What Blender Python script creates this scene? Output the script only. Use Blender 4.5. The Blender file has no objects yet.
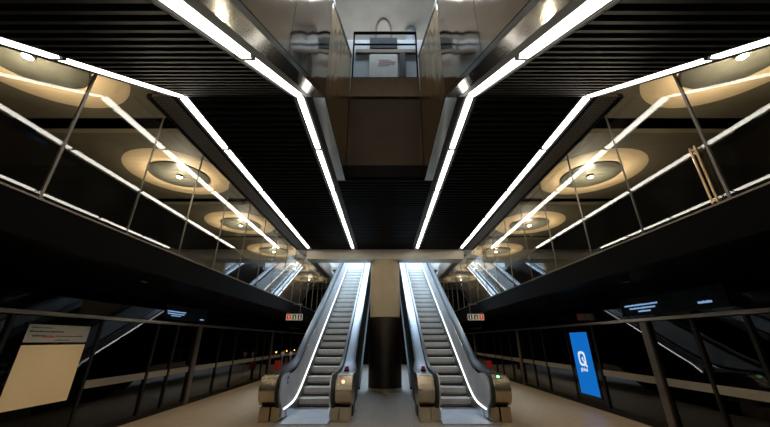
import bpy, bmesh, math, random
from mathutils import Vector, Matrix
random.seed(4)
C = bpy.context.scene.collection
EYE = 1.65
PI = math.pi

# ------------------------------------------------------------------ materials
def new_mat(name):
    m = bpy.data.materials.new(name); m.use_nodes = True
    nt = m.node_tree; nt.nodes.clear()
    out = nt.nodes.new('ShaderNodeOutputMaterial')
    return m, nt, out

def N(nt, kind, **kw):
    n = nt.nodes.new(kind)
    for k, v in kw.items(): setattr(n, k, v)
    return n

def L(nt, a, b): nt.links.new(a, b)

def pbr(name, col, rough=.5, metal=0., noise=0., nscale=4., bump=0., bscale=6., stretch=(1, 1, 1), spec=.5, rvar=0.):
    m, nt, out = new_mat(name)
    p = N(nt, 'ShaderNodeBsdfPrincipled')
    p.inputs['Roughness'].default_value = rough
    p.inputs['Metallic'].default_value = metal
    p.inputs['Specular IOR Level'].default_value = spec
    tc = N(nt, 'ShaderNodeTexCoord')
    mp = N(nt, 'ShaderNodeMapping'); mp.inputs['Scale'].default_value = stretch
    L(nt, tc.outputs['Object'], mp.inputs['Vector'])
    nz = N(nt, 'ShaderNodeTexNoise'); nz.inputs['Scale'].default_value = nscale
    nz.inputs['Detail'].default_value = 3
    L(nt, mp.outputs['Vector'], nz.inputs['Vector'])
    rmp = N(nt, 'ShaderNodeMapRange')
    rmp.inputs['From Min'].default_value = .3; rmp.inputs['From Max'].default_value = .7
    rmp.inputs['To Min'].default_value = 1 - noise; rmp.inputs['To Max'].default_value = 1 + noise
    L(nt, nz.outputs['Fac'], rmp.inputs['Value'])
    vm = N(nt, 'ShaderNodeVectorMath', operation='SCALE')
    vm.inputs[0].default_value = col
    L(nt, rmp.outputs['Result'], vm.inputs['Scale'])
    L(nt, vm.outputs['Vector'], p.inputs['Base Color'])
    if rvar:
        r2 = N(nt, 'ShaderNodeMapRange')
        r2.inputs['To Min'].default_value = max(.02, rough - rvar); r2.inputs['To Max'].default_value = rough + rvar
        L(nt, nz.outputs['Fac'], r2.inputs['Value']); L(nt, r2.outputs['Result'], p.inputs['Roughness'])
    if bump:
        n2 = N(nt, 'ShaderNodeTexNoise'); n2.inputs['Scale'].default_value = bscale; n2.inputs['Detail'].default_value = 1
        L(nt, mp.outputs['Vector'], n2.inputs['Vector'])
        b = N(nt, 'ShaderNodeBump'); b.inputs['Strength'].default_value = bump; b.inputs['Distance'].default_value = .1
        L(nt, n2.outputs['Fac'], b.inputs['Height']); L(nt, b.outputs['Normal'], p.inputs['Normal'])
    L(nt, p.outputs['BSDF'], out.inputs['Surface'])
    return m

def emit(name, col, s):
    m, nt, out = new_mat(name)
    e = N(nt, 'ShaderNodeEmission'); e.inputs['Color'].default_value = (*col, 1); e.inputs['Strength'].default_value = s
    L(nt, e.outputs['Emission'], out.inputs['Surface'])
    return m

def glass(name, tint, ior=1.6, base=.03, rough=.0, refl=(1, 1, 1)):
    m, nt, out = new_mat(name)
    t = N(nt, 'ShaderNodeBsdfTransparent'); t.inputs['Color'].default_value = (*tint, 1)
    g = N(nt, 'ShaderNodeBsdfGlossy'); g.inputs['Roughness'].default_value = rough; g.inputs['Color'].default_value = (*refl, 1)
    fr = N(nt, 'ShaderNodeFresnel'); fr.inputs['IOR'].default_value = ior
    geo = N(nt, 'ShaderNodeNewGeometry')
    # same reflection from either face of the pane
    fi = N(nt, 'ShaderNodeMath', operation='ADD'); fi.inputs[1].default_value = base
    lw = N(nt, 'ShaderNodeLayerWeight'); lw.inputs['Blend'].default_value = .5
    f1 = N(nt, 'ShaderNodeMath', operation='POWER'); f1.inputs[1].default_value = 4.0
    L(nt, lw.outputs['Facing'], f1.inputs[0])
    f2 = N(nt, 'ShaderNodeMath', operation='MULTIPLY_ADD'); f2.inputs[1].default_value = 1 - base; f2.inputs[2].default_value = base
    L(nt, f1.outputs[0], f2.inputs[0])
    nt.nodes.remove(fr); nt.nodes.remove(fi); nt.nodes.remove(geo)
    mx = N(nt, 'ShaderNodeMixShader')
    L(nt, f2.outputs[0], mx.inputs[0]); L(nt, t.outputs[0], mx.inputs[1]); L(nt, g.outputs[0], mx.inputs[2])
    L(nt, mx.outputs[0], out.inputs['Surface'])
    return m

def floor_mat():
    m, nt, out = new_mat('stone_paving')
    p = N(nt, 'ShaderNodeBsdfPrincipled'); p.inputs['Roughness'].default_value = .38
    tc = N(nt, 'ShaderNodeTexCoord')
    br = N(nt, 'ShaderNodeTexBrick'); br.offset = .5
    br.inputs['Scale'].default_value = 1.0
    br.inputs['Brick Width'].default_value = .6; br.inputs['Row Height'].default_value = 1.2
    br.inputs['Mortar Size'].default_value = .004
    br.inputs['Color1'].default_value = (.50, .40, .28, 1); br.inputs['Color2'].default_value = (.46, .365, .255, 1)
    br.inputs['Mortar'].default_value = (.26, .21, .15, 1)
    L(nt, tc.outputs['Object'], br.inputs['Vector'])
    br2 = N(nt, 'ShaderNodeTexBrick'); br2.offset = .5
    br2.inputs['Scale'].default_value = 1.0
    br2.inputs['Brick Width'].default_value = .6; br2.inputs['Row Height'].default_value = 1.2
    br2.inputs['Mortar Size'].default_value = .005
    br2.inputs['Color1'].default_value = (.40, .38, .35, 1); br2.inputs['Color2'].default_value = (.36, .34, .315, 1)
    br2.inputs['Mortar'].default_value = (.2, .19, .17, 1)
    L(nt, tc.outputs['Object'], br2.inputs['Vector'])
    sx = N(nt, 'ShaderNodeSeparateXYZ'); L(nt, tc.outputs['Object'], sx.inputs[0])
    ab = N(nt, 'ShaderNodeMath', operation='ABSOLUTE'); L(nt, sx.outputs['X'], ab.inputs[0])
    st = N(nt, 'ShaderNodeMath', operation='GREATER_THAN'); st.inputs[1].default_value = 2.4; L(nt, ab.outputs[0], st.inputs[0])  # greyer centre, warmer sides: difference in lighting put into the paving colour
    mx = N(nt, 'ShaderNodeMixRGB'); L(nt, st.outputs[0], mx.inputs[0]); L(nt, br2.outputs['Color'], mx.inputs[1]); L(nt, br.outputs['Color'], mx.inputs[2])
    nz = N(nt, 'ShaderNodeTexNoise'); nz.inputs['Scale'].default_value = 9; nz.inputs['Detail'].default_value = 6
    L(nt, tc.outputs['Object'], nz.inputs['Vector'])
    mr = N(nt, 'ShaderNodeMapRange'); mr.inputs['To Min'].default_value = .82; mr.inputs['To Max'].default_value = 1.15
    L(nt, nz.outputs['Fac'], mr.inputs['Value'])
    sc = N(nt, 'ShaderNodeVectorMath', operation='SCALE'); L(nt, mx.outputs[0], sc.inputs[0]); L(nt, mr.outputs[0], sc.inputs['Scale'])
    L(nt, sc.outputs[0], p.inputs['Base Color'])
    L(nt, p.outputs[0], out.inputs['Surface'])
    return m

def perforated_mat():
    m, nt, out = new_mat('perforated_metal')
    p = N(nt, 'ShaderNodeBsdfPrincipled'); p.inputs['Roughness'].default_value = .4; p.inputs['Metallic'].default_value = .6
    tc = N(nt, 'ShaderNodeTexCoord')
    vo = N(nt, 'ShaderNodeTexVoronoi'); vo.inputs['Scale'].default_value = 16; vo.inputs['Randomness'].default_value = .15
    L(nt, tc.outputs['Object'], vo.inputs['Vector'])
    lt = N(nt, 'ShaderNodeMath', operation='GREATER_THAN'); lt.inputs[1].default_value = .20
    L(nt, vo.outputs['Distance'], lt.inputs[0])
    mx = N(nt, 'ShaderNodeMixRGB'); mx.inputs[1].default_value = (.05, .045, .04, 1); mx.inputs[2].default_value = (.26, .22, .18, 1)
    L(nt, lt.outputs[0], mx.inputs[0]); L(nt, mx.outputs[0], p.inputs['Base Color'])
    L(nt, p.outputs[0], out.inputs['Surface'])
    return m

M = dict(
    floor=floor_mat(),
    black=pbr('black_paint', (.005, .005, .005), .5, noise=.2, spec=.2),
    slat=pbr('black_slat', (.008, .008, .008), .5, noise=.15, spec=.05),
    blackgloss=pbr('black_gloss_panel', (.002, .002, .002), .04, noise=.1, spec=.25),
    soffitblack=pbr('black_satin_panel', (.0022, .0022, .002), .5, noise=.1, spec=.03),
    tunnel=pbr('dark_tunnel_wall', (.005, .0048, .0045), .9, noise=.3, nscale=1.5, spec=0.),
    olive=pbr('olive_ceiling_panel', (.13, .107, .066), .7, noise=.15, nscale=1.2),
    tan=pbr('tan_ring', (.80, .60, .37), .6, noise=.06, nscale=2),
    disc=pbr('grey_dish', (.075, .072, .056), .4, noise=.25, nscale=3, spec=.4),
    cream=pbr('cream_concrete', (.52, .42, .28), .65, noise=.12, nscale=1.4, bump=.05),
    beamc=pbr('pale_concrete', (.60, .55, .46), .4, noise=.12, nscale=1.4),
    colbrown=pbr('dark_brown_cladding', (.030, .020, .014), .3, metal=.3, noise=.2),
    steel=pbr('brushed_steel', (.55, .56, .57), .30, 1., noise=.08, nscale=5, stretch=(1, .2, 6), rvar=.05),
    steelpanel=pbr('satin_steel_panel', (.60, .63, .68), .38, .9, noise=.1, nscale=3),
    warmsteel=pbr('steel_warm_reflection', (.52, .43, .31), .27, 1., noise=.08, nscale=5),  # steel whose colour carries the warm tint of reflected light
    trim=pbr('polished_trim', (.22, .21, .185), .13, 1., noise=.08, nscale=1.5),
    mirrorbronze=pbr('polished_bronze_steel', (.33, .23, .145), .09, 1., noise=.12, nscale=.8, bump=.16, bscale=1.1),
    wavybronze=pbr('wavy_bronze_steel', (.80, .60, .34), .25, 1., noise=.12, nscale=1.3, bump=.6, bscale=1.3, stretch=(1, 2.2, .5)),
    brownwall=pbr('brown_panel', (.15, .105, .065), .5, noise=.12, nscale=1.6),
    slabedge=pbr('grey_brown_edge', (.20, .15, .11), .35, metal=.4, noise=.1),
    concrete=pbr('grey_concrete', (.40, .375, .34), .75, noise=.12, nscale=1.2, bump=.05),
    bluegrey=pbr('pale_blue_grey', (.50, .55, .60), .4, noise=.08),
    white=pbr('white_wall', (.82, .84, .86), .6, noise=.03),
    darkclad=pbr('dark_bronze_cladding', (.035, .028, .022), .4, 1., noise=.1),
    decksteel=pbr('deck_steel', (.16, .175, .20), .42, 1., noise=.1),
    rubber=pbr('black_rubber', (.012, .012, .012), .35, noise=.1),
    step=pbr('step_aluminium', (.74, .72, .69), .5, .1, noise=.2, nscale=40, stretch=(4, .3, .3)),
    riser=pbr('step_riser', (.46, .45, .43), .5, .35, noise=.3, nscale=60, stretch=(3, .1, .1)),
    stepshade=pbr('step_shade', (.05, .05, .05), .5, noise=.1),  # dark colour painted in for the shadow line below each step
    post=pbr('bronze_grey_post', (.17, .14, .115), .38, .7, noise=.1),
    thinpost=pbr('dark_frame', (.009, .008, .007), .5, .0, noise=.1, spec=.2),
    rail=pbr('bronze_rail', (.42, .34, .25), .3, .9, noise=.1),
    mullion=pbr('steel_mullion', (.17, .155, .13), .4, .8, noise=.1),
    copper=pbr('copper_bar', (.62, .42, .22), .3, .9, noise=.1),
    frost=pbr('frosted_band', (.20, .18, .145), .6, noise=.06),
    posterhead=pbr('poster_header', (.36, .36, .33), .5, noise=.04),
    postercream=pbr('poster_cream', (.80, .63, .38), .5, noise=.05, nscale=1.5),
    inkdark=pbr('dark_ink', (.05, .05, .06), .6),
    inkred=pbr('red_ink', (.45, .05, .04), .6),
    inkblue=pbr('blue_sticker', (.02, .10, .75), .5),
    red=pbr('red_paint', (.55, .03, .025), .4, noise=.05),
    paperwhite=pbr('pale_board', (.62, .60, .54), .5, noise=.05),
    screendark=pbr('dark_screen', (.012, .018, .028), .5, noise=.6, nscale=5, spec=.1),
    glass=glass('clear_glass', (.90, .90, .87), base=.045),
    psdglass=glass('dark_screen_glass', (.30, .29, .27), base=.04),
    smallglass=glass('balustrade_glass', (.88, .92, .94), base=.018),
    strip=emit('white_light_diffuser', (1, .95, .86), 8.5),
    skirt=emit('white_skirt_light', (1, .98, .95), 3.0),
    deckled=emit('white_deck_light', (1, .98, .95), 6.0),
    lamp=emit('warm_white_lamp', (1, .93, .78), 30.),
    amber=emit('amber_glow', (1, .45, .12), 3.),
    orange=emit('orange_signal', (1, .32, .12), 5.),
    green=emit('green_signal', (.25, 1, .45), 3.),
    adblue=emit('lit_blue_screen', (.006, .15, .55), .95),
    adwhite=emit('lit_white_screen', (.75, .9, 1), .9),
    ledblue=emit('blue_led_text', (.35, .6, 1), .6),
    signwhite=emit('lit_sign_white', (1, .82, .6), .55),
    signred=emit('lit_sign_red', (.75, .05, .015), .55),
    signgreen=emit('lit_sign_green', (.10, .14, .04), .4),
    signpurple=emit('lit_sign_purple', (.06, .045, .09), .4),
    perf=perforated_mat(),
    cool=emit('cool_light_panel', (.70, .85, 1), 22.),
)

# ------------------------------------------------------------------ mesh helpers
class MB:
    def __init__(s): s.b = bmesh.new()
    def box(s, x0, x1, y0, y1, z0, z1):
        v = [s.b.verts.new((x, y, z)) for x in (x0, x1) for y in (y0, y1) for z in (z0, z1)]
        for f in ((0, 1, 3, 2), (4, 6, 7, 5), (0, 4, 5, 1), (2, 3, 7, 6), (0, 2, 6, 4), (1, 5, 7, 3)):
            s.b.faces.new([v[i] for i in f])
        return s
    def prism_x(s, pts, x0, x1):          # polygon in YZ swept along X
        a = [s.b.verts.new((x0, y, z)) for y, z in pts]; c = [s.b.verts.new((x1, y, z)) for y, z in pts]
        n = len(pts); s.b.faces.new(a); s.b.faces.new(c[::-1])
        for i in range(n): s.b.faces.new([a[i], c[i], c[(i + 1) % n], a[(i + 1) % n]])
        return s
    def sweep(s, path, prof, closed=True):  # path [(y,z)], prof(i)->[(x,dz)] in the YZ plane, verticals kept
        rings = []
        for i, (y, z) in enumerate(path):
            rings.append([s.b.verts.new((x, y, max(zz + z, .004))) for x, zz in (prof(y) if callable(prof) else prof)])
        n = len(rings[0])
        for a, c in zip(rings[:-1], rings[1:]):
            for k in range(n if closed else n - 1):
                s.b.faces.new([a[k], a[(k + 1) % n], c[(k + 1) % n], c[k]])
        if closed:
            s.b.faces.new(rings[0]); s.b.faces.new(rings[-1][::-1])
        return s
    def lathe(s, prof, cx, cy, seg=48):      # prof [(r,z)]
        rings = []
        for r, z in prof:
            if r < 1e-6: rings.append([s.b.verts.new((cx, cy, z))])
            else: rings.append([s.b.verts.new((cx + r * math.cos(2 * PI * k / seg), cy + r * math.sin(2 * PI * k / seg), z)) for k in range(seg)])
        for a, c in zip(rings[:-1], rings[1:]):
            for k in range(seg):
                k2 = (k + 1) % seg
                if len(a) == 1 and len(c) == 1: continue
                if len(a) == 1: s.b.faces.new([a[0], c[k2], c[k]])
                elif len(c) == 1: s.b.faces.new([a[k], a[k2], c[0]])
                else: s.b.faces.new([a[k], a[k2], c[k2], c[k]])
        return s
    def tube(s, p, q, r, seg=12):
        p, q = Vector(p), Vector(q); d = (q - p).normalized()
        u = d.orthogonal().normalized(); w = d.cross(u)
        A, B = [], []
        for k in range(seg):
            o = (u * math.cos(2 * PI * k / seg) + w * math.sin(2 * PI * k / seg)) * r
            A.append(s.b.verts.new(p + o)); B.append(s.b.verts.new(q + o))
        s.b.faces.new(A[::-1]); s.b.faces.new(B)
        for k in range(seg): s.b.faces.new([A[k], A[(k + 1) % seg], B[(k + 1) % seg], B[k]])
        return s
    def quad(s, a, b, c, d):
        s.b.faces.new([s.b.verts.new(p) for p in (a, b, c, d)]); return s
    def build(s, name, mat, parent=None, bevel=0., smooth=False):
        if bevel:
            es = [e for e in s.b.edges if len(e.link_faces) == 2 and e.calc_face_angle(0) > .6]
            bmesh.ops.bevel(s.b, geom=es, offset=bevel, segments=2, affect='EDGES', profile=.5)
        bmesh.ops.recalc_face_normals(s.b, faces=s.b.faces)
        base = Vector((0, 0, 0))
        p = parent
        while p is not None: base += p.location; p = p.parent
        if parent is None:                          # put the origin at the base centre of the thing
            vs = [v.co for v in s.b.verts]
            base = Vector(((min(v.x for v in vs) + max(v.x for v in vs)) / 2, (min(v.y for v in vs) + max(v.y for v in vs)) / 2, min(v.z for v in vs)))
        bmesh.ops.translate(s.b, verts=s.b.verts, vec=-base)
        me = bpy.data.meshes.new(name); s.b.to_mesh(me); s.b.free()
        if smooth:
            for f in me.polygons: f.use_smooth = True
            try: me.set_sharp_from_angle(angle=.7)
            except Exception: pass
        me.materials.append(M[mat])
        o = bpy.data.objects.new(name, me); C.objects.link(o)
        if parent is None: o.location = base
        else: o.parent = parent
        return o

def tag(o, label, cat, group=None):
    o['label'] = label; o['category'] = cat
    if group: o['group'] = group
    return o
def thing(name, label, cat, loc=(0, 0, 0), group=None):
    o = bpy.data.objects.new(name, None); C.objects.link(o)
    o.location = loc; o.empty_display_size = .1
    return tag(o, label, cat, group)
def struct(mb, name, mat, label=None, **k):
    o = mb.build(name, mat, **k); o['kind'] = 'structure'
    if label: o['label'] = label
    return o
def box(x0, x1, y0, y1, z0, z1): return MB().box(x0, x1, y0, y1, z0, z1)
def sx(s, a, b): return (s * a, s * b)
def sbox(mb, s, x0, x1, *r):
    a, b = sorted((s * x0, s * x1)); return mb.box(a, b, *r)
SIDE = {-1: 'left', 1: 'right'}
ORD = ['first', 'second', 'third', 'fourth', 'fifth', 'sixth', 'seventh', 'eighth', 'ninth', 'tenth', 'eleventh', 'twelfth',
       'thirteenth', 'fourteenth', 'fifteenth', 'sixteenth', 'seventeenth', 'eighteenth', 'nineteenth', 'twentieth']

def text_mesh(txt, size, name, mat, parent, mtx, depth=.004):
    cu = bpy.data.curves.new(name, 'FONT'); cu.body = txt; cu.size = size; cu.extrude = depth
    cu.align_x = 'CENTER'; cu.align_y = 'CENTER'
    t = bpy.data.objects.new(name, cu); C.objects.link(t)
    dg = bpy.context.evaluated_depsgraph_get(); dg.update()
    me = bpy.data.meshes.new_from_object(t.evaluated_get(dg))
    bpy.data.objects.remove(t)
    me.transform(mtx); base = Vector((0, 0, 0)); p = parent
    while p is not None: base += p.location; p = p.parent
    me.transform(Matrix.Translation(-base))
    me.materials.clear(); me.materials.append(M[mat]); me.name = name
    o = bpy.data.objects.new(name, me); C.objects.link(o); o.parent = parent
    return o

# ------------------------------------------------------------------ dimensions
ZS = 4.95            # flat slatted soffit
KY = 3.614           # where the sloping soffits meet the flat one
SL = .62
YE = 12.0            # far end of flat soffit
GX = 3.56            # glass wall
PX = 5.52            # platform screens
ZC = 5.45            # ceiling beyond the glass
def zin(y): return ZS + SL * (y - KY)

# ------------------------------------------------------------------ room shell
struct(box(-5.62, 5.62, -6, 36, -.25, 0), 'floor', 'floor', 'pale stone platform floor')
for s in (-1, 1):
    n = SIDE[s]
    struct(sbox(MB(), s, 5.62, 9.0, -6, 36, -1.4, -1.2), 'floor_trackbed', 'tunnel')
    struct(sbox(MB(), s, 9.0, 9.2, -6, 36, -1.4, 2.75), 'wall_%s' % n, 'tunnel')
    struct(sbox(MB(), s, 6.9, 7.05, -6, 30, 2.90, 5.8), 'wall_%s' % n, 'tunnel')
    struct(sbox(MB(), s, 3.66, 9.2, -6, 36, 2.76, 2.90), 'trim_1', 'soffitblack', 'black ceiling over the %s platform edge' % n)
    struct(sbox(MB(), s, 3.50, 3.66, -6, 36, 2.58, 2.955), 'trim_2', 'soffitblack', 'black fascia under the %s glass wall' % n)
    struct(sbox(MB(), s, 3.49, 3.63, -6, 22, 2.965, 2.985), 'trim_3', 'post', 'thin bronze sill under the %s glass wall' % n)
    struct(sbox(MB(), s, 5.49, 5.66, -6, 36, 2.075, 2.76), 'trim_4', 'blackgloss', 'glossy black header above the %s platform screens' % n)
    struct(sbox(MB(), s, 5.44, 5.60, -6, 36, 2.02, 2.075), 'trim_5', 'rail', 'bronze rail along the top of the %s platform screens' % n, bevel=.008)
    # ceiling panels beyond the glass
    for k in range(-2, 7):
        y0 = 3.15 + 3.543 * k - 1.55
        struct(sbox(MB(), s, 3.66, 6.9, y0, y0 + 3.10, ZC, ZC + .10), 'ceiling', 'olive')
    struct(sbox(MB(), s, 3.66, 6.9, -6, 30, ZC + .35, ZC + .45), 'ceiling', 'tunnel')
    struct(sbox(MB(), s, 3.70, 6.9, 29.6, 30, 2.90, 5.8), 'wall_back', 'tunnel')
    # upper hall side walls
    struct(sbox(MB(), s, 3.60, 3.75, -6, 26, ZC + .02, 12.15), 'wall_%s' % n, 'concrete')
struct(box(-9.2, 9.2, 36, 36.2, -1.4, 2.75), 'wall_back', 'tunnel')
struct(box(-9.2, 9.2, -6.2, -6, -1.4, 12.3), 'wall_front', 'concrete')
struct(box(-3.75, 3.75, 26, 26.2, 2.75, 12.3), 'wall_back', 'white')
struct(box(-3.75, 3.75, -6, 26.2, 12.15, 12.3), 'ceiling', 'concrete')
struct(box(-3.48, 3.48, 20.3, 26, 5.9, 6.07), 'floor', 'concrete', 'upper landing floor')
struct(box(-3.48, 3.48, 25.2, 26, 0, 5.9), 'wall_back', 'tunnel')

# ------------------------------------------------------------------ slatted soffits
def slats(mb, x0, x1, ya, yb, incl):
    pitch, w, d = .145, .05, .06
    if not incl:
        y = ya
        while y + w < yb:
            mb.box(x0, x1, y, y + w, ZS, ZS + d); y += pitch
        mb.box(x0, x1, ya, yb, ZS + d + .04, ZS + d + .10)
    else:
        e = Vector((1, SL)).normalized(); nn = Vector((-e.y, e.x))
        def P(t, q): return (KY - e.x * t + nn.x * q, ZS - e.y * t + nn.y * q)
        t = .04; T = (KY - ya) / e.x
        while t + w < T:
            mb.prism_x([P(t, 0), P(t + w, 0), P(t + w, d), P(t, d)], x0, x1); t += pitch
        mb.prism_x([P(0, d + .04), P(T, d + .04), P(T, d + .1), P(0, d + .1)], x0, x1)
    return mb
def inclined(mb, x0, x1, ya, q0, q1, yk=KY):
    e = Vector((1, SL)).normalized(); nn = Vector((-e.y, e.x)); T = (KY - ya) / e.x
    k = 0
    pts = [(KY, ZS + q0), (KY - e.x * T + nn.x * q0, ZS - e.y * T + nn.y * q0), (KY - e.x * T + nn.x * q1, ZS - e.y * T + nn.y * q1), (KY, ZS + q1 * 1.18)]
    return mb.prism_x(pts, x0, x1)
YB = -2.6            # low end of the sloping soffits
for s in (-1, 1):
    n = SIDE[s]
    a, b = sorted((s * 1.365, s * 2.86))
    struct(slats(MB(), a, b, KY + .03, YE, False), 'slatted_soffit', 'slat', 'black slatted flat soffit on the %s' % n)
    struct(slats(MB(), a, b, YB, KY, True), 'slatted_soffit', 'slat', 'black slatted sloping soffit on the %s' % n)
    # inner metal trim beside the opening
    m = MB(); sbox(m, s, .885, 1.06, KY, 6.18, ZS - .01, ZS + .06)
    struct(m, 'trim_6', 'trim', 'steel trim edging the flat opening on the %s' % n)
    m = MB(); a, b = sorted((s * .885, s * 1.06)); inclined(m, a, b, YB, -.01, .06)
    struct(m, 'trim_7', 'trim', 'polished steel trim edging the sloping soffit on the %s' % n)
    # black flanges
    m = MB()
    sbox(m, s, 1.06, 1.165, KY, YE, ZS + .01, ZS + .07); sbox(m, s, 1.335, 1.365, KY, YE, ZS + .0, ZS + .07)
    sbox(m, s, 2.86, 2.89, KY, YE, ZS + .0, ZS + .07); sbox(m, s, 3.06, 3.12, KY, YE, ZS + .0, ZS + .07)
    sbox(m, s, 3.42, 3.50, KY, YE, ZS - .0, ZS + .07)
    for x0, x1 in ((1.06, 1.165), (1.335, 1.365), (2.86, 2.89), (3.06, 3.12)):
        a, b = sorted((s * x0, s * x1)); inclined(m, a, b, YB, .004, .07)
    struct(m, 'trim_8', 'black')
    m = MB(); sbox(m, s, 3.12, 3.42, KY, 18, ZS + .004, ZS + .06); sbox(m, s, 3.10, 3.13, YE + .77, 18, ZS + .062, 5.6)
    struct(m, 'trim_9', 'perf', 'perforated metal band between the %s outer light and the glass' % n)
    m = MB(); sbox(m, s, .90, 3.50, KY + .02, YE, ZS + .18, ZS + .30)
    struct(m, 'trim_10', 'black')
    # outer cladding of the sloping escalator enclosure
    m = MB(); a, b = sorted((s * 3.08, s * 3.12))
    m.prism_x([(KY, ZS + .07), (YB, zin(YB) + .07), (YB, zin(YB) + 2.0), (KY, ZS + 2.0)], a, b)
    struct(m, 'trim_11', 'slabedge', 'dark outer side of the %s sloping enclosure' % n)
struct(slats(MB(), -1.06, 1.06, 6.22, YE, False), 'slatted_soffit', 'slat', 'black slatted soffit in the centre, past the opening')

# polished side walls of the opening
for s in (-1, 1):
    n = SIDE[s]
    a, b = sorted((s * .885, s * .925))
    t = thing('escalator_side_cladding', 'polished bronze mirror cladding rising on the %s side of the central opening' % n, 'wall cladding', (s * .9, 0, zin(0)), 'mirror cladding in the central opening')
    # sloping mirror part, in separate sheets with fine joints
    ys = [YB, -.9, .6, 2.11, KY - .004]
    for y0, y1 in zip(ys[:-1], ys[1:]):
        m = MB(); m.prism_x([(y0 + .004, zin(y0 + .004) + .06), (y1 - .004, zin(y1 - .004) + .06), (y1 - .004, zin(y1) + 2.05), (y0 + .004, zin(y0) + 2.05)], a, b)
        m.build('mirror_panel', 'mirrorbronze', t)
    m = MB(); m.prism_x([(KY + .004, ZS + .06), (6.12, ZS + .06), (6.12, zin(6.12) + 2.05), (KY + .004, zin(KY) + 2.05)], a, b)
    m.build('bronze_panel', 'wavybronze', t)
    m = MB(); m.prism_x([(YB, zin(YB) + 2.06), (6.12, zin(6.12) + 2.06), (6.12, zin(6.12) + 2.14), (YB, zin(YB) + 2.14)], a - .01, b + .01)
    m.build('handrail', 'rubber', t)

# ------------------------------------------------------------------ far side of the opening, upper deck
struct(box(-1.10, 1.10, 6.18, 6.40, ZS + .075, 5.33), 'trim_12', 'black', 'black recess under the brown wall')
struct(box(-.88, .88, 6.20, 6.45, 5.33, 7.28), 'wall_opening', 'brownwall', 'brown wall at the far side of the opening')
struct(box(-.88, .88, 6.14, 6.60, 7.28, 7.90), 'trim_13', 'slabedge', 'grey brown slab edge below the glass balustrade')
struct(box(-3.48, 3.48, 6.60, YE + .7, 7.60, 7.90), 'floor', 'concrete', 'upper concourse floor')
struct(box(-3.48, 3.48, YE + .02, YE + .75, ZS, 7.60), 'wall_shaft', 'white')

t = thing('glass_balustrade', 'framed glass balustrade on the slab edge at the top of the opening', 'balustrade', (0, 6.2, 7.9))
box(-.83, .83, 6.195, 6.207, 7.94, 9.55).build('glass_pane', 'smallglass', t)
m = MB(); m.box(-.87, .87, 6.17, 6.23, 9.55, 9.60); m.build('top_rail', 'thinpost', t)
m = MB(); m.box(-.87, .87, 6.23, 6.26, 9.17, 9.21); m.build('handrail', 'thinpost', t)
for x in (-.85, .85): box(x - .02, x + .02, 6.17, 6.23, 7.9, 9.55).build('post', 'thinpost', t)
box(-.87, .87, 6.17, 6.23, 7.9, 7.94).build('bottom_rail', 'thinpost', t)

struct(box(-1.6, 1.6, 7.12, 7.3, 7.9, 10.45), 'wall_upper', 'bluegrey', 'pale blue grey partition behind the balustrade')
t = thing('information_board', 'pale information board with red lines of text behind the balustrade', 'board', (-.05, 7.05, 7.9))
box(-.47, .38, 7.02, 7.08, 8.62, 9.72).build('board_panel', 'paperwhite', t)
m = MB()
m.box(-.43, -.37, 7.04, 7.08, 7.9, 8.62); m.build('support', 'steel', t)
m = MB(); m.box(.28, .34, 7.04, 7.08, 7.9, 8.62); m.build('support', 'steel', t)
for i, (x0, x1) in enumerate(((-.20, .16), (-.17, .34), (-.20, .30), (-.20, .12))):
    x = x0; m = MB()
    while x < x1:
        w = random.uniform(.03, .09); m.box(x, min(x + w, x1), 7.014, 7.02, 9.46 - i * .075, 9.485 - i * .075); x += w + .018
    m.build('red_lettering', 'inkred', t)
t = tag(box(-.47, .38, 7.03, 7.10, 10.0, 10.44).build('wall_screen', 'screendark'), 'dark screen on the partition above the pale information board', 'screen')
tag(box(-.9, .95, 7.02, 7.11, 9.80, 9.93).build('shelf_rail', 'slabedge'), 'dark horizontal ledge on the partition above the information board', 'ledge')
tag(box(.44, .62, 7.0, 7.11, 7.9, 9.75).build('utility_cabinet', 'thinpost'), 'tall dark cabinet to the right of the pale information board', 'cabinet')
tag(MB().lathe([(0, 7.9), (.20, 7.9), (.20, 12.15), (0, 12.15)], .93, 8.1).build('column', 'bluegrey', smooth=True), 'pale round column at the upper level, right of the screen', 'column')
# oval recess in the upper ceiling
m = MB(); seg = 48
def oval(m, cx, cy, ra, rb, z0, z1, th):
    R = []
    for k in range(seg):
        c, q = math.cos(2 * PI * k / seg), math.sin(2 * PI * k / seg)
        R.append([m.b.verts.new((cx + (ra + d) * c, cy + (rb + d) * q, z)) for d, z in ((0, z0), (th, z0), (th, z1), (0, z1))])
    for k in range(seg):
        A, B = R[k], R[(k + 1) % seg]
        for j in range(4): m.b.faces.new([A[j], A[(j + 1) % 4], B[(j + 1) % 4], B[j]])
oval(m, -.05, 8.3, .26, .62, 12.08, 12.15, .05)
t = thing('oval_ceiling_trim', 'brown rimmed oval on the concrete ceiling above the balustrade', 'ceiling trim', (-.05, 8.3, 12.08))
m.build('rim', 'slabedge', t)
m = MB(); vs = [m.b.verts.new((-.05 + .26 * math.cos(2 * PI * k / seg), 8.3 + .62 * math.sin(2 * PI * k / seg), 12.12)) for k in range(seg)]
m.b.faces.new(vs[::-1]); 
vs2 = [m.b.verts.new((v.co.x, v.co.y, 12.145)) for v in vs]; m.b.faces.new(vs2)
for k in range(seg): m.b.faces.new([vs[k], vs[(k + 1) % seg], vs2[(k + 1) % seg], vs2[k]])
m.build('infill', 'concrete', t)

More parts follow.
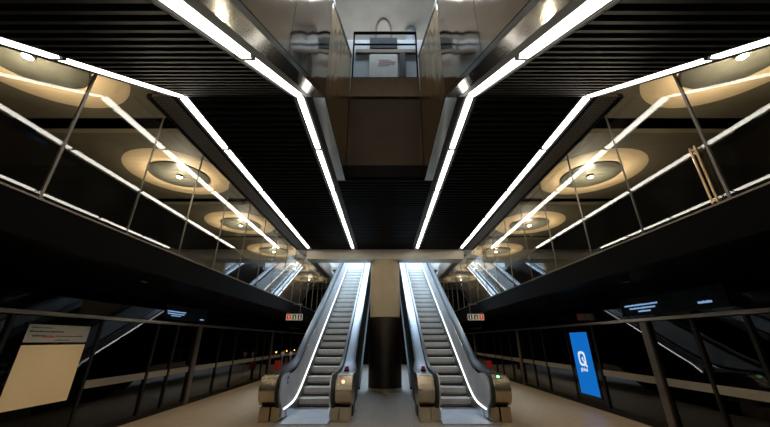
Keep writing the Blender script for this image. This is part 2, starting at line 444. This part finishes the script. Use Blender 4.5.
# ------------------------------------------------------------------ linear lights
def light_run(s, x0, x1, which, label):
    a, b = sorted((s * x0, s * x1)); cx = (a + b) / 2
    e = Vector((1, SL)).normalized(); nn = Vector((-e.y, e.x))
    if which == 'flat':
        t = thing('linear_light', label, 'ceiling light', (cx, KY, ZS), 'linear ceiling lights')
        yj = [KY + .01, 4.97, 6.74, 8.51, 10.27, 11.75]
        box(a, b, KY + .005, yj[-1] + .01, ZS + .035, ZS + .09).build('housing', 'black', t)
        for q in yj[1:-1]: box(a + .02, b - .02, q - .020, q + .020, ZS - .010, ZS + .034).build('joint_cover', 'black', t)
        for y0, y1 in zip(yj[:-1], yj[1:]):
            box(a + .045, b - .045, y0 + .022, y1 - .022, ZS - .004, ZS + .034).build('diffuser', 'strip', t)
    else:
        t = thing('linear_light', label, 'ceiling light', (cx, KY, ZS), 'linear ceiling lights')
        def P(q, h): return (KY - e.x * q + nn.x * h, ZS - e.y * q + nn.y * h)
        qs = [.012, 1.77, 3.54, 5.31, 7.0]
        MB().prism_x([P(.02, .035), P(7.05, .035), P(7.05, .09), P(.05, .09)], a, b).build('housing', 'black', t)
        for q in qs[1:-1]: MB().prism_x([P(q - .020, -.010), P(q + .020, -.010), P(q + .020, .034), P(q - .020, .034)], a + .02, b - .02).build('joint_cover', 'black', t)
        for q0, q1 in zip(qs[:-1], qs[1:]):
            MB().prism_x([P(q0 + .022, -.004), P(q1 - .022, -.004), P(q1 - .022, .034), P(q0 + .03, .034)], a + .045, b - .045).build('diffuser', 'strip', t)
for s in (-1, 1):
    n = SIDE[s]
    light_run(s, 1.165, 1.335, 'flat', 'white strip light in the flat soffit, inner one on the %s, beside the opening' % n)
    light_run(s, 2.89, 3.06, 'flat', 'white strip light in the flat soffit, outer one on the %s, beside the glass wall' % n)
    light_run(s, 1.165, 1.335, 'slope', 'white strip light in the sloping soffit, inner one on the %s, beside the mirror cladding' % n)
    light_run(s, 2.89, 3.06, 'slope', 'white strip light in the sloping soffit, outer one on the %s, nearest the glass wall' % n)

# ------------------------------------------------------------------ glass walls
for s in (-1, 1):
    n = SIDE[s]
    k = 0
    for i in range(-6, 15):
        y0 = 2.93 + 1.165 * i; y1 = y0 + 1.165
        vis = i + 3
        lab = 'clear reflective glass panel in the upper %s wall, %s' % (n, ('beside or behind the viewer' if i < -1 else ORD[i + 1] + ' in view from the near end'))
        t = thing('glass_wall_panel', lab, 'glass panel', (s * GX, y0, 2.985), 'glass panels of the upper side walls')
        a, b = sorted((s * 3.555, s * 3.567))
        box(a, b, y0 + .006, y1 - .006, 2.985, ZC).build('glass_pane', 'glass', t)
        a, b = sorted((s * 3.55, s * 3.572))
        box(a, b, y0 - (.014 if i == 0 else .006), y0 + (.014 if i == 0 else .006), 2.985, ZC).build('mullion', 'mullion', t)
        m = MB(); sbox(m, s, 3.535, 3.595, y0 - .025, y0 + .025, 2.985, 3.01); m.build('foot_clamp', 'mullion', t)
t = thing('bar_handle', 'pair of copper bars on the right glass wall beside its thick near post', 'handle', (3.52, 3.05, 3.0))
for y in (3.02, 3.075): MB().tube((3.52, y, 3.0), (3.52, y, 3.70), .011).build('bar', 'copper', t, smooth=True)
for z in (3.03, 3.66): box(3.512, 3.554, 3.01, 3.085, z - .012, z + .012).build('bracket', 'copper', t)

# ------------------------------------------------------------------ ring lights beyond the glass
for s in (-1, 1):
    n = SIDE[s]
    for k in range(0, 6):
        y = 3.28 + 3.543 * k; x = s * 5.07
        t = thing('ring_ceiling_light', 'round ceiling light with wide tan ring beyond the %s glass, %s from the near end' % (n, ORD[k]), 'ceiling light', (x, y, ZC), 'ring ceiling lights over the tracks')
        MB().lathe([(.66, ZC - .001), (.66, ZC - .022), (1.06, ZC - .014), (1.15, ZC - .003), (1.15, ZC - .001)], x, y, 64).build('ring', 'tan', t, smooth=True)
        MB().lathe([(.655, ZC - .001), (.655, ZC - .04), (.62, ZC - .045), (.35, ZC - .03), (0, ZC - .025)], x, y, 64).build('dish', 'disc', t, smooth=True)
        MB().lathe([(.08, ZC - .03), (.08, ZC - .075), (.065, ZC - .08), (.065, ZC - .03)], x, y, 24).build('lamp_holder', 'mullion', t, smooth=True)
        MB().lathe([(.064, ZC - .074), (.04, ZC - .095), (0, ZC - .1)], x, y, 24).build('lamp', 'lamp', t, smooth=True)
        ld = bpy.data.lights.new('ring_lamp', 'POINT'); ld.energy = 100; ld.color = (1, .88, .68); ld.shadow_soft_size = .06
        lo = bpy.data.objects.new('ring_lamp', ld); C.objects.link(lo); lo.location = (0, 0, -.42); lo.parent = t

# ------------------------------------------------------------------ beam and column
struct(box(-3.10, 3.10, YE + .05, YE + .75, 4.60, ZS - .002), 'beam', 'beamc', 'cream concrete beam at the end of the flat soffit')
t = thing('round_column', 'cream round column with dark brown lower cladding between the two escalators', 'column', (0, 12.60, 0))
MB().lathe([(0, 2.40), (.575, 2.40), (.575, 4.60), (0, 4.60)], 0, 12.60, 64).build('shaft', 'cream', t, smooth=True)
MB().lathe([(0, .12), (.60, .12), (.60, 2.44), (.575, 2.44), (0, 2.44)], 0, 12.60, 64).build('lower_cladding', 'colbrown', t, smooth=True)
MB().lathe([(0, 0), (.61, 0), (.61, .12), (0, .12)], 0, 12.60, 64).build('base_ring', 'warmsteel', t, smooth=True)

# ------------------------------------------------------------------ escalators
S30 = math.tan(math.radians(30)); Y0, YT, W_ = 9.15, 19.6, .22
def sp(x): return x if x > 30 else math.log1p(math.exp(x))
def zs(y): return S30 * W_ * (sp((y - Y0) / W_) - sp((y - YT) / W_))
def path(y0, y1):
    ys = []; y = y0
    while y < y1:
        ys.append(y); y += .09 if (y < 10.2 or y > 18.8) else .6
    ys.append(y1); return [(q, zs(q)) for q in ys]
NY, NZ, NR = 8.12, .605, .315      # newel centre and radius
def escalator(cx, sgn, label):
    # sgn: direction of the outer side
    root = thing('escalator', label, 'escalator', (cx, 8.2, 0), 'escalators rising from the platform')
    m = MB(); m.box(cx - .53, cx + .53, 7.72, 9.42, .002, .02); m.build('landing_plate', 'steelpanel', root)
    m = MB(); m.box(cx - .50, cx + .50, 9.42, 9.50, .002, .03)
    for k in range(24): m.box(cx - .49 + k * .042, cx - .475 + k * .042, 9.50, 9.55, .006, .026)
    m.build('comb_plate', 'steel', root)
    # steps
    proto = None
    d, r = .40, .40 * S30
    k = 0; y = 9.45
    while y < YT + .5:
        z = zs(y + .0)
        if proto is None:
            mm = MB()
            pts = [(0, 0), (d + .07, 0), (d + .07, -.03), (.11, -.03), (.12, -.23), (.07, -.23), (.015, -.17), (-.028, -.115), (-.018, -.055), (-.004, -.015)]
            mm.prism_x([(cx * 0 + y_ + 8.2, z_) for y_, z_ in pts], cx - .495, cx + .495)
            proto = mm.build('step', 'step', root, smooth=False)
            me = proto.data; me.materials.append(M['riser']); me.materials.append(M['stepshade'])
            # grooves on the riser: raised cleats
            b2 = bmesh.new(); b2.from_mesh(me)
            for f in b2.faces:
                if f.normal.y < -.3: f.material_index = 2 if f.calc_center_median().z < -.16 else 1  # lowest riser faces take the painted shadow colour
            for q in range(32):
                xx = -.485 + q * .0305
                va = [b2.verts.new((xx + dx, yy, zz)) for dx in (0, .014) for yy, zz in ((-.010, -.015), (-.036, -.115), (.007, -.17), (.062, -.23))]
                for j in range(3): b2.faces.new([va[j], va[j + 1], va[4 + j + 1], va[4 + j]]).material_index = 2 if j == 2 else 1
            b2.to_mesh(me); b2.free()
            e = proto
        else:
            e = proto.copy(); C.objects.link(e); e.parent = root
        e.location = (0, y - 8.2, z + .02)
        y += d; k += 1
    for io, nm in ((sgn, 'outer_balustrade'), (-sgn, 'inner_balustrade')):
        full = (io == sgn)
        wid = .92; nar = .72 if full else .82
        def wd(y):                       # the deck narrows above the newel
            q = min(1, max(0, (y - 8.95) / .75)); q = q * q * (3 - 2 * q)
            return wid + (nar - wid) * q
        def X(v): return cx + io * v
        def P(*pp): return [(X(a), b) for a, b in pp]
        bal = MB().sweep(path(NY - .08, 20.6), P((.515, .06), (.545, .06), (.585, .87), (.555, .88))).build(nm, 'steelpanel', root, smooth=True)
        MB().sweep(path(8.35, 20.6), P((.503, -.22), (.516, -.22), (.516, .20), (.503, .20))).build('skirt_panel', 'steel', bal, smooth=True)
        MB().sweep(path(8.15, 20.6), P((.503, .205), (.520, .205), (.522, .230), (.503, .225))).build('skirt_light' , 'skirt', bal, smooth=True)
        # handrail with the loop round the newel
        mm = MB(); R = NR + .05; pp = []
        for j in range(0, 17):
            a = -PI / 2 + .25 - (PI - .25) * j / 16      # from under, round the front, to the top
            pp.append((NY + R * math.cos(a), NZ + R * math.sin(a)))
        pp = [q for q in pp]
        for (yy, zz) in path(NY + .1, 20.6): pp.append((yy, zz + NZ + R))
        rings = []
        for i, (yy, zz) in enumerate(pp):
            p0 = Vector(pp[max(i - 1, 0)]); p1 = Vector(pp[min(i + 1, len(pp) - 1)])
            tt = (p1 - p0).normalized(); nn = Vector((-tt.y, tt.x))
            ring = []
            for (xa, h) in ((.57, -.035), (.56, -.01), (.575, .012), (.64, .012), (.655, -.01), (.645, -.035)):
                ring.append(mm.b.verts.new((X(xa), yy + nn.x * h, zz + nn.y * h)))
            rings.append(ring)
        for A, B in zip(rings[:-1], rings[1:]):
            for j in range(6): mm.b.faces.new([A[j], A[(j + 1) % 6], B[(j + 1) % 6], B[j]])
        mm.b.faces.new(rings[0]); mm.b.faces.new(rings[-1][::-1])
        mm.build('handrail', 'rubber', bal, smooth=True)
        # rounded end of the inner panel
        mm = MB(); pts = [(NY + (NR + .01) * math.cos(a), NZ + (NR + .01) * math.sin(a)) for a in [PI / 2 + PI * j / 16 for j in range(17)]]
        pts = [(NY + .3, NZ + NR + .01)] + pts + [(NY + .1, .03), (NY + .3, .03)]
        a_, b_ = sorted((X(.53), X(.57))); mm.prism_x(pts, a_, b_); mm.build('end_panel', 'steelpanel', bal, smooth=True)
        # newel drum and its base box
        mm = MB(); pts = [(NY + NR * math.cos(a), NZ + NR * math.sin(a)) for a in [PI / 2 + PI * j / 20 for j in range(21)]]
        pts = pts + [(NY + .55, NZ - NR), (NY + .55, NZ + NR)]
        a_, b_ = sorted((X(.66), X(wid + .10))); mm.prism_x(pts, a_, b_)
        nw = mm.build('newel', 'warmsteel', bal, smooth=True)
        mm = MB(); a_, b_ = sorted((X(.56), X(.74))); mm.box(a_, b_, 7.95, 8.6, .002, .285)
        a_, b_ = sorted((X(.76), X(wid + .06))); mm.box(a_, b_, 7.90, 8.66, .002, .29)
        mm.build('newel_base', 'warmsteel', bal)
        # deck and outer cladding
        MB().sweep(path(8.45, 20.6), lambda y: P((.66, .87), (.66, .915), (wd(y) + .04, .915), (wd(y) + .10, .88), (wd(y) + .10, .83), (.68, .83))).build('deck', 'decksteel', bal, smooth=True)
        MB().sweep(path(8.52, 20.6), lambda y: P((wd(y) + .04, .83), (wd(y) + .08, .83), (wd(y) + .08, -1.05), (wd(y) + .04, -1.05))).build('outer_cladding', 'darkclad', bal, smooth=True)
        if full:
            MB().sweep(path(9.2, 20.6), lambda y: P((wd(y) + .08, .755), (wd(y) + .095, .755), (wd(y) + .095, .785), (wd(y) + .08, .785))).build('deck_light', 'deckled', bal, smooth=True)
    # soffit of the truss
    MB().sweep(path(11.4, 20.6), [(cx - .95, -1.12), (cx + .95, -1.12), (cx + .95, -1.04), (cx - .95, -1.04)]).build('truss_underside', 'black', root)
    mm = MB(); x = cx - sgn * .80
    mm.box(x - .06, x + .06, 8.62, 8.76, zs(8.7) + .914, zs(8.7) + .955); mm.build('stop_switch_base', 'thinpost', root)
    MB().lathe([(.045, zs(8.7) + .955), (.05, zs(8.7) + .98), (.045, zs(8.7) + 1.03), (0, zs(8.7) + 1.035)], x, 8.69, 16).build('emergency_stop', 'red', root, smooth=True)
    return root
EL = escalator(-1.75, -1, 'left escalator with steel balustrades, orange signal lamp on its inner newel')
ER = escalator(1.75, 1, 'right escalator with steel balustrades, green signal lamp on its outer newel')
a0 = math.radians(150)
yy, zz = NY - NR * math.cos(.62), NZ + NR * math.sin(.62)
MB().tube((-.93, yy + .01, zz - .01), (-.93, yy - .012, zz + .008), .032).build('signal_lamp', 'orange', EL)['label'] = 'orange lit lamp'
yy, zz = NY - NR * math.cos(1.05), NZ + NR * math.sin(1.05)
MB().tube((2.56, yy + .005, zz - .01), (2.56, yy - .006, zz + .011), .032).build('signal_lamp', 'green', ER)['label'] = 'green lit lamp'
m = MB(); X0 = -1.75 - .530
m.box(X0 - .004, X0 + .004, 8.22, 8.28, .78, .86); m.box(X0 - .004, X0 + .004, 8.30, 8.36, .80, .86); m.box(X0 - .004, X0 + .004, 8.24, 8.34, .70, .76)
m.build('blue_sticker', 'inkblue', EL)

# ------------------------------------------------------------------ platform edge screens
def bay(s, y0, y1, label, kind='glass'):
    root = thing('platform_screen_bay', label, 'platform screen', (s * PX, y0, 0), 'platform screen bays')
    if kind == 'glass':
        m = MB(); sbox(m, s, 5.525, 5.545, y0 + .035, y1 - .035, .10, 2.005); m.build('glass_pane', 'psdglass', root)
        m = MB(); sbox(m, s, 5.515, 5.524, y0 + .04, y1 - .04, .82, .955); m.build('frosted_band', 'frost', root)
    else:
        m = MB(); sbox(m, s, 5.505, 5.565, y0 + .03, y1 - .03, .10, 2.005); m.build('black_panel', 'blackgloss', root)
    m = MB(); sbox(m, s, 5.49, 5.58, y0 + .0, y1 - .0, 0.002, .10); m.build('kick_plate', 'thinpost', root)
    for q0, q1 in ((y0, y0 + .028), (y1 - .028, y1)):
        m = MB(); sbox(m, s, 5.49, 5.58, q0, q1, .10, 2.005); m.build('frame_post', 'thinpost', root)
    return root
def pillar(s, y, label):
    m = MB(); sbox(m, s, 5.455, 5.60, y - .085, y + .085, 0.002, 2.005)
    o = m.build('screen_pillar', 'post', bevel=.008)
    tag(o, label, 'post', 'thick bronze pillars of the platform screens')
LB = [(-5.4, 'T'), (-3.8, ''), (-2.0, ''), (-.2, ''), (1.5, ''), (3.05, 'T'), (4.87, ''), (6.45, ''), (8.09, ''), (8.88, ''), (9.90, 'T'), (11.3, ''), (12.5, ''), (14.6, ''), (15.5, ''), (16.4, 'T'),
      (18.1, ''), (19.8, ''), (21.5, ''), (23.2, 'T'), (24.9, ''), (26.6, ''), (28.3, ''), (30.0, 'T'), (31.8, ''), (33.4, ''), (35.4, 'T')]
RB = [(-5.4, 'T'), (-3.4, ''), (-1.5, ''), (.18, 'T'), (2.0, ''), (3.5, ''), (5.03, ''), (5.94, ''), (7.03, 'T'), (8.88, ''), (10.2, ''), (11.8, ''), (12.8, ''), (13.9, 'T'), (14.95, ''), (16.2, ''), (17.1, ''),
      (18.9, ''), (20.7, 'T'), (22.4, ''), (24.1, ''), (25.8, ''), (27.6, 'T'), (29.3, ''), (31, ''), (33, ''), (35.4, 'T')]
for s, B, special, what in ((-1, LB, 4.87, 'cream poster'), (1, RB, 8.88, 'blue advert')):
    n = SIDE[s]; idx = [i for i, q in enumerate(B[:-1]) if q[0] == special][0]
    tk = [i for i, q in enumerate(B) if q[1] == 'T']
    beyond = [i for i in tk if i > idx]; before = [i for i in tk if i <= idx][::-1]
    for i in range(len(B)):
        if B[i][1] == 'T':
            if i in beyond: lb = 'thick bronze screen pillar on the %s, %s beyond the %s' % (n, ['first'] [0] if beyond.index(i) == 0 else ORD[beyond.index(i)], what)
            else: lb = 'thick bronze screen pillar on the %s, %s before the %s' % (n, 'first' if before.index(i) == 0 else ORD[before.index(i)], what)
            pillar(s, B[i][0], lb)
    for i in range(len(B) - 1):
        pad0 = .085 if B[i][1] else 0; pad1 = .085 if B[i + 1][1] else 0
        y0, y1 = B[i][0] + pad0, B[i + 1][0] - pad1
        if i == idx: bay(s, y0, y1, 'black solid bay carrying the %s in the %s platform screens' % (what, n), 'solid')
        else:
            q = i - idx
            bay(s, y0, y1, 'dark glass screen bay on the %s, %s %s the %s' % (n, 'first' if abs(q) == 1 else ORD[abs(q) - 1], 'beyond' if q > 0 else 'before', what))

# poster on the left
t = thing('platform_poster', 'cream poster with grey text header on the left platform screens', 'poster', (-5.49, 5.66, .69))
box(-5.504, -5.488, 5.08, 6.24, .66, 1.91).build('frame', 'blackgloss', t)
box(-5.489, -5.483, 5.12, 6.20, .69, 1.575).build('map_sheet', 'postercream', t)
box(-5.489, -5.483, 5.12, 6.20, 1.615, 1.88).build('header', 'posterhead', t)
def scribble(y0, y1, z, h, seed, x=-5.479):
    random.seed(seed); m = MB(); y = y0
    while y < y1:
        w = random.uniform(.012, .03); hh = h * random.uniform(.55, 1)
        m.box(x - .004, x, y, y + w, z, z + hh); y += w + random.uniform(.006, .012)
    return m
m = scribble(5.17, 5.50, 1.825, .02, 1); m.build('lettering', 'inkdark', t)
m = scribble(5.16, 5.72, 1.765, .028, 2); m.build('lettering', 'inkdark', t)
m = scribble(5.22, 5.40, 1.70, .028, 3); m.build('lettering', 'inkdark', t)
m = scribble(5.40, 5.58, 1.685, .04, 5); m.build('lettering', 'inkred', t)['label'] = 'red lettering'
m = scribble(5.60, 6.08, 1.70, .02, 6); m.build('lettering', 'inkdark', t)
m = scribble(5.60, 5.86, 1.64, .02, 7); m.build('lettering', 'inkdark', t)

# lit advert on the right
t = thing('advertising_screen', 'lit blue portrait advert screen with white logo on the right platform screens', 'advert screen', (5.49, 9.55, .29))
box(5.488, 5.504, 9.08, 10.02, .24, 1.90).build('bezel', 'blackgloss', t)
box(5.483, 5.489, 9.13, 9.97, .29, 1.85).build('display', 'adblue', t)
# logo: a rounded square outline with a ring hole and a tail
def on_wall(pts, x0, x1, m):      # pts are (u,v): u to the viewer's right (+u = -y), v up
    a = [m.b.verts.new((x0, -u, v)) for u, v in pts]; c = [m.b.verts.new((x1, -u, v)) for u, v in pts]
    k = len(pts); m.b.faces.new(a); m.b.faces.new(c[::-1])
    for i in range(k): m.b.faces.new([a[i], c[i], c[(i + 1) % k], a[(i + 1) % k]])
m = MB(); cu, cv = -9.58, 1.17; ns = 48
def sq(th, a, b, e): 
    c, q = math.cos(th), math.sin(th)
    return (cu + a * math.copysign(abs(c) ** e, c), cv + b * math.copysign(abs(q) ** e, q))
for k in range(ns):
    t0, t1 = 2 * PI * k / ns, 2 * PI * (k + 1) / ns
    if 5.35 < t0 < 5.75: continue
    on_wall([sq(t0, .165, .185, .55), sq(t1, .165, .185, .55), sq(t1, .105, .125, .8), sq(t0, .105, .125, .8)], 5.478, 5.483, m)
on_wall([(cu + .01, cv - .04), (cu + .05, cv - .03), (cu + .20, cv - .19), (cu + .14, cv - .21)], 5.478, 5.483, m)
on_wall([(cu - .02, cv + .02), (cu + .045, cv + .05), (cu + .05, cv - .02), (cu + .0, cv - .05)], 5.478, 5.483, m)
m.build('logo', 'adwhite', t)
MT = Matrix(((0, 0, -1, 5.479), (-1, 0, 0, -cu), (0, 1, 0, .90), (0, 0, 0, 1)))
text_mesh('global', .135, 'lettering', 'adwhite', t, MT, .003)

# header displays
def display(s, y0, y1, label, lines, tail):
    X0 = 5.49 * s
    t = thing('train_information_display', label, 'display', (X0, (y0 + y1) / 2, 2.16))
    a, b = sorted((s * 5.47, s * 5.495)); box(a, b, y0, y1, 2.14, 2.50).build('screen', 'screendark', t)
    for (ya, yb, z, h) in lines + tail:
        random.seed(int(ya * 77)); m = MB(); y = ya
        while y < yb:
            w = random.uniform(.012, .026); a, b = sorted((s * 5.463, s * 5.469)); m.box(a, b, y, min(y + w, yb), z, z + h * random.uniform(.7, 1)); y += w + .008
        m.build('lettering', 'ledblue', t)
display(1, 5.15, 7.55, 'dark display with blue lines of text on the right header', [(6.50, 7.42, 2.335, .036), (6.58, 7.28, 2.27, .036), (6.72, 7.05, 2.205, .034)], [(5.40, 5.66, 2.235, .045)])
display(-1, 8.15, 10.1, 'dark display with blue lines of text on the left header', [(8.22, 9.0, 2.32, .030), (8.25, 8.95, 2.265, .030), (8.4, 8.8, 2.22, .026)], [(9.75, 9.95, 2.19, .035)])

# hanging signs
for s in (-1, 1):
    n = SIDE[s]; Y = 12.4; xa, xb = (-3.96, -3.34) if s < 0 else (3.34, 3.96)
    xa, xb = (s * 3.48 - .31 + (.06 if s < 0 else -.06), s * 3.48 + .31 + (.06 if s < 0 else -.06))
    t = thing('hanging_sign', 'small hanging sign of three lit pictogram squares beside the %s escalator' % n, 'sign', (s * 3.3, Y, 2.33))
    box(xa, xb, Y, Y + .06, 2.33, 2.57).build('sign_box', 'black', t)
    w = (xb - xa) / 3
    cols = ['signred', 'signgreen', 'signpurple'] if s < 0 else ['signpurple', 'signgreen', 'signred']
    for k in range(3):
        x0 = xa + k * w
        m = MB(); m.box(x0 + .012, x0 + w - .004, Y - .006, Y, 2.342, 2.558); m.build('pictogram_plate', 'signwhite', t)
        m = MB(); m.box(x0 + .028, x0 + w - .02, Y - .010, Y - .006, 2.356, 2.545); m.build('pictogram_field', cols[k], t)
        cxx = x0 + w / 2 + .005
        m = MB()
        if cols[k] == 'signred':
            m.box(cxx - .012, cxx + .012, Y - .014, Y - .010, 2.39, 2.44); m.tube((cxx, Y - .014, 2.48), (cxx, Y - .010, 2.48), .025)
        elif cols[k] == 'signgreen':
            m.prism_x([(Y - .014, 2.385), (Y - .010, 2.385), (Y - .010, 2.50), (Y - .014, 2.50)], cxx - .008, cxx + .012)
            m.box(cxx - .008, cxx + .03, Y - .014, Y - .010, 2.385, 2.43)
        else:
            m.tube((cxx, Y - .014, 2.50), (cxx, Y - .010, 2.50), .018); m.box(cxx - .018, cxx + .018, Y - .014, Y - .010, 2.39, 2.47)
        m.build('pictogram', 'signwhite', t)
    for x in (xa + .10, xb - .10): MB().tube((x, Y - .05, 2.57), (x, Y - .05, 2.93), .010).build('rod', 'mullion', t, smooth=True)
    a, b = sorted((s * 3.50, xa + .06 if s > 0 else xb - .06)); box(a, b, Y + .01, Y + .05, 2.90, 2.94).build('bracket', 'mullion', t)

# things further down the platform
for s in (-1, 1):
    n = SIDE[s]
    x = s * (4.95 if s < 0 else 4.80)
    t = thing('equipment_cabinet', 'small red cabinet on a short stand on the %s platform past the escalator' % n, 'cabinet', (x, 16, 0))
    box(x - .12, x + .12, 15.9, 16.1, .40, .76).build('body', 'red', t, bevel=.01)
    box(x - .08, x + .08, 15.885, 15.9, .46, .70).build('door', 'red', t)
    box(x - .03, x + .03, 15.97, 16.03, .02, .40).build('stand', 'thinpost', t)
    box(x - .12, x + .12, 15.9, 16.1, .0, .02).build('foot', 'thinpost', t)
for i, x in enumerate((-4.83, -4.45)):
    t = thing('bollard', 'slim post with white domed head on the left platform, %s the red cabinet' % ('just right of' if i == 0 else 'further right of'), 'post', (x, 16.2, 0), 'white headed posts')
    MB().tube((x, 16.2, 0), (x, 16.2, .98), .03).build('stem', 'steel', t, smooth=True)
    MB().lathe([(0, 1.14), (.06, 1.12), (.09, 1.05), (.07, .98), (0, .97)], x, 16.2, 20).build('head', 'white', t, smooth=True)
for i, y in enumerate((17.2, 19.0, 20.6)):  # glowing plates added in place of warm reflections in the screens
    t = thing('reflection_glow', 'small amber glow put in for a reflection on the left platform screens past the red cabinet, %s' % ['nearest of three', 'middle of three', 'farthest of three'][i], 'lamp', (-5.48, y, 1.1), 'amber reflection glows on the left screens')
    box(-5.5245, -5.47, y - .12, y + .12, 1.03, 1.13).build('backplate', 'thinpost', t)
    box(-5.47, -5.455, y - .09, y + .09, 1.05, 1.11).build('lens', 'amber', t)

# added can lights, unseen, warming the floor under the platform edge ceilings
for s in (-1, 1):
    n = SIDE[s]
    for k in range(13):
        y = -3 + 2.9 * k; x = s * 4.35
        t = thing('fill_downlight', 'small added black can light under the %s platform ceiling, %s from the near end' % (n, ORD[k]), 'ceiling light', (x, y, 2.62), 'added can lights over the platform edges')
        MB().lathe([(.050, 2.62), (.062, 2.62), (.062, 2.76), (.0, 2.76), (0, 2.75), (.050, 2.75), (.050, 2.62)], x, y, 20).build('can', 'black', t, smooth=True)
        MB().lathe([(0, 2.735), (.048, 2.735), (.048, 2.75), (0, 2.75)], x, y, 20).build('lens', 'lamp', t, smooth=True)
        ld = bpy.data.lights.new('fill_downlight_lamp', 'SPOT'); ld.energy = 48; ld.color = (1, .80, .54); ld.spot_size = math.radians(125); ld.spot_blend = .9; ld.shadow_soft_size = .03
        lo = bpy.data.objects.new('fill_downlight_lamp', ld); C.objects.link(lo); lo.parent = t; lo.location = (0, 0, -.03)

# ------------------------------------------------------------------ added area lights
def area(name, loc, sx_, sy_, power, col, rot=(0, 0, 0)):
    d = bpy.data.lights.new(name, 'AREA'); d.shape = 'RECTANGLE'; d.size = sx_; d.size_y = sy_; d.energy = power; d.color = col
    o = bpy.data.objects.new(name, d); C.objects.link(o); o.location = loc; o.rotation_euler = rot
    return o
area('hall_fill', (0, -1.2, 12.0), 4.5, 4, 60, (1, .88, .70))  # added area light, unseen, brightening the upper hall
area('concourse_fill', (0, 6.45, 11.9), 2.4, .7, 110, (.84, .92, 1), (math.radians(4), 0, 0))  # added unseen area light onto the partition and balustrade
area('concourse_up_fill', (0, 9.0, 8.6), 3, 2, 62, (1, .92, .84), (PI, 0, 0))  # added unseen light pointing up to brighten the concourse ceiling
area('shaft_fill', (0, 17.5, 11.8), 5, 9, 3000, (.60, .80, 1))  # added unseen area light for the cool brightness over the escalators

w = bpy.data.worlds.new('World'); bpy.context.scene.world = w; w.use_nodes = True
w.node_tree.nodes['Background'].inputs[0].default_value = (.02, .02, .022, 1)

# ------------------------------------------------------------------ camera
cd = bpy.data.cameras.new('Camera'); cam = bpy.data.objects.new('Camera', cd); C.objects.link(cam)
cd.sensor_fit = 'HORIZONTAL'; cd.sensor_width = 36; cd.lens = 313 / 770 * 36; cd.clip_start = .02; cd.clip_end = 200
cam.location = (0, 0, EYE); cam.rotation_euler = (math.radians(112), 0, 0)
scn = bpy.context.scene; scn.camera = cam
scn.view_settings.view_transform = 'Standard'; scn.view_settings.look = 'None'
scn.view_settings.exposure = 0; scn.view_settings.gamma = 1; scn.view_settings.use_curve_mapping = False
cy = scn.cycles
cy.max_bounces = 10; cy.transparent_max_bounces = 16; cy.glossy_bounces = 6; cy.diffuse_bounces = 4
cy.sample_clamp_indirect = 4; cy.use_denoising = True; cy.caustics_reflective = False; cy.caustics_refractive = False
